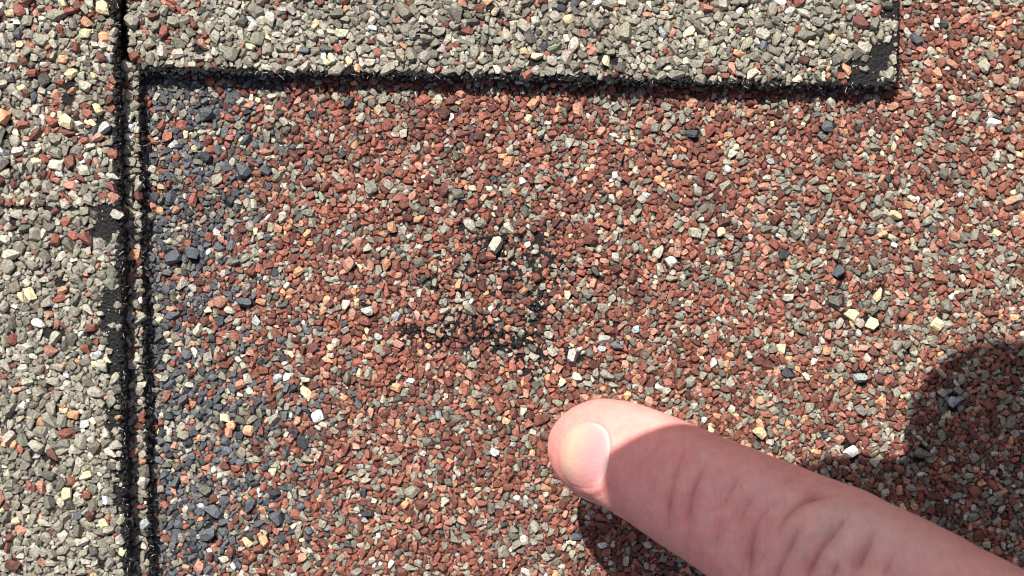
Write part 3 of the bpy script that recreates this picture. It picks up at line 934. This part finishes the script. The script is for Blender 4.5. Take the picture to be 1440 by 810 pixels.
def extra(points, radii, nu=28):
    global off
    p = catmull(points, 12)
    r = np.interp(np.linspace(0, 1, len(p)), np.linspace(0, 1, len(radii)), radii)
    tt = np.linspace(0, 1, len(p)); r = r * np.sqrt(np.clip(1 - ((tt - .86).clip(0) / .14) ** 2 * .995, .005, 1))
    v, f = sweep(p, r, np.ones(len(p)), np.full(len(p), .92), nu, up=tuple(Bd))
    parts_V.append(v); parts_F.append([tuple(off + q for q in ff) for ff in f]); off += len(v)
for k, (so, ln) in enumerate(((.022, 1.0), (.042, .95), (.060, .8))):     # middle, ring and little finger curled under
    b0 = end + Td * .036 + Bd * so
    extra([b0 + Td * .02, b0, b0 - Td * .026 * ln - Nd * .002, b0 - Td * .036 * ln - Nd * .016, b0 - Td * .024 * ln - Nd * .031, b0 - Td * .002 - Nd * .032], [.0105, .0102, .0098, .0095, .0085, .0078])
b0 = end + Td * .085 - Bd * .004 - Nd * .010                                # thumb folded over them
extra([b0 + Td * .01, b0, b0 - Td * .022 - Nd * .014, b0 - Td * .038 - Nd * .027 + Bd * .008, b0 - Td * .044 - Nd * .032 + Bd * .026], [.014, .0135, .012, .011, .009])
AV = np.concatenate(parts_V); AF = [f for p in parts_F for f in p]
full_t = np.zeros((len(AV), 4)); full_t[:, 3] = 1; full_t[:len(tint)] = tint
full_t[len(tint):, 0] = .35
hand = mesh_obj("hand", AV, AF, M_SKIN, None, True)
bm = bmesh.new(); bm.from_mesh(hand.data); bmesh.ops.recalc_face_normals(bm, faces=bm.faces[:]); bm.to_mesh(hand.data); bm.free()
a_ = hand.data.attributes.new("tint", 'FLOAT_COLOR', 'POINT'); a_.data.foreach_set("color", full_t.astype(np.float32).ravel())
hand["label"] = "bare pinkish hand pointing with its index finger at the red shingle from the lower right"
hand["category"] = "hand"
nail = mesh_obj("fingernail", nv_, nf_, M_NAIL, hand, True)
bm = bmesh.new(); bm.from_mesh(nail.data); bmesh.ops.recalc_face_normals(bm, faces=bm.faces[:]); bm.to_mesh(nail.data); bm.free()
a_ = nail.data.attributes.new("tint", 'FLOAT_COLOR', 'POINT'); a_.data.foreach_set("color", np.array(nt_, np.float32).ravel())

# ------------------------------------------------------------------ the phone and the hand that holds it, above the roof beyond the frame (they cast the shadow)
HP = .158
def cast(px, py, h=HP):
    """point at height h whose shadow falls on the roof at pixel (px, py)"""
    x, y, _ = wpt(px, py, 0)
    return np.array([x - LA * h, y + LB * h, h])
def rounded_box(name, c0, c1, z0, z1, rad, mat, parent=None):
    x0, y0 = min(c0[0], c1[0]), min(c0[1], c1[1]); x1, y1 = max(c0[0], c1[0]), max(c0[1], c1[1])
    out = []
    for (cx, cy, a0) in ((x1 - rad, y1 - rad, 0), (x0 + rad, y1 - rad, 90), (x0 + rad, y0 + rad, 180), (x1 - rad, y0 + rad, 270)):
        for k in range(13):
            a = math.radians(a0 + 7.5 * k); out.append((cx + rad * math.cos(a), cy + rad * math.sin(a)))
    n = len(out); cx, cy = (x0 + x1) / 2, (y0 + y1) / 2
    V, F = [], []
    b = min(.0012, (z1 - z0) * .3)
    for (ins_, z) in ((b, z0), (0, z0 + b), (0, z1 - b), (b, z1)):
        for (x, y) in out:
            V.append((x - ins_ * (1 if x > cx else -1), y - ins_ * (1 if y > cy else -1), z))
    for k in range(3):
        for i in range(n):
            j = (i + 1) % n; F.append((k * n + i, k * n + j, (k + 1) * n + j, (k + 1) * n + i))
    F.append(tuple(range(n))[::-1]); F.append(tuple(3 * n + i for i in range(n)))
    return mesh_obj(name, V, F, mat, parent, False)
M_PHONE = simple("phone_case", (.03, .032, .036), .4)
M_GLASS = simple("dark_glass", (.01, .01, .012), .08)
ph = bpy.data.objects.new("phone", None); COL.objects.link(ph)
ph["label"] = "dark phone held above the roof, whose rounded corner shades the right edge"
ph["category"] = "phone"
A_ = cast(1268, 474); B__ = (A_[0] + .150, A_[1] - .073)
rounded_box("phone_case", (A_[0], A_[1]), B__, HP, HP + .009, .0165, M_PHONE, ph)
rounded_box("screen", (A_[0] + .003, A_[1] - .003), (B__[0] - .003, B__[1] + .003), HP + .0091, HP + .0096, .0145, M_GLASS, ph)
rounded_box("lens", (A_[0] + .008, A_[1] - .008), (A_[0] + .022, A_[1] - .022), HP - .0016, HP - .0001, .0069, M_GLASS, ph)

# holding hand: fingers and palm laid so that their shadow has the stepped outline
def tube_union(chains, nu=32):
    VV, FF, o = [], [], 0
    for pts, rad in chains:
        p = catmull([np.array(q) for q in pts], 10)
        r = np.interp(np.linspace(0, 1, len(p)), np.linspace(0, 1, len(rad)), rad)
        tt = np.linspace(0, 1, len(p))
        r = r * np.sqrt(np.clip(1 - ((.1 - tt).clip(0) / .1) ** 2 * .99, .01, 1))
        v, f = sweep(p, r, np.ones(len(p)), np.full(len(p), .9), nu, up=(0.05, .1, 1))
        VV.append(v); FF += [tuple(o + q for q in ff) for ff in f]; o += len(v)
    return np.concatenate(VV), FF
def c3(px, py, dz=0):
    q = cast(px, py, HP + dz); return q
r_ = .0088
chains = [
    ([c3(1375, 742, -.012), c3(1290, 742, -.014), c3(1210, 747, -.012), c3(1150, 754, -.008)], [r_, .0092, .0098, .0098]),       # index finger across the back
    ([c3(926, 915, -.012), c3(988, 895, -.012), c3(1060, 870, -.012), c3(1160, 850, -.012), c3(1280, 860, -.012)], [r_, .0092, .0095, .010, .011]),
    ([c3(950, 990, -.010), c3(1020, 980, -.010), c3(1120, 965, -.010), c3(1280, 940, -.010)], [r_, .0095, .010, .011]),
    ([c3(1130, 760, -.008), c3(1240, 860, -.010), c3(1360, 900, -.006), c3(1560, 930, -.004), c3(1900, 960, -.004), c3(2500, 980, -.004), c3(3600, 1000, -.004)], [.012, .020, .025, .026, .024, .028, .036]),
]
Vh, Fh = tube_union(chains)
hh = mesh_obj("hand", Vh, Fh, M_SKIN, None, True)
rm = hh.modifiers.new("one_skin", 'REMESH'); rm.mode = 'VOXEL'; rm.voxel_size = .0015; rm.use_smooth_shade = True
sm = hh.modifiers.new("soften", 'SMOOTH'); sm.iterations = 6
hh["label"] = "other hand gripping the phone above the roof, its shadow stepped behind the finger"
hh["category"] = "hand"
print("SINGLES", n_single)
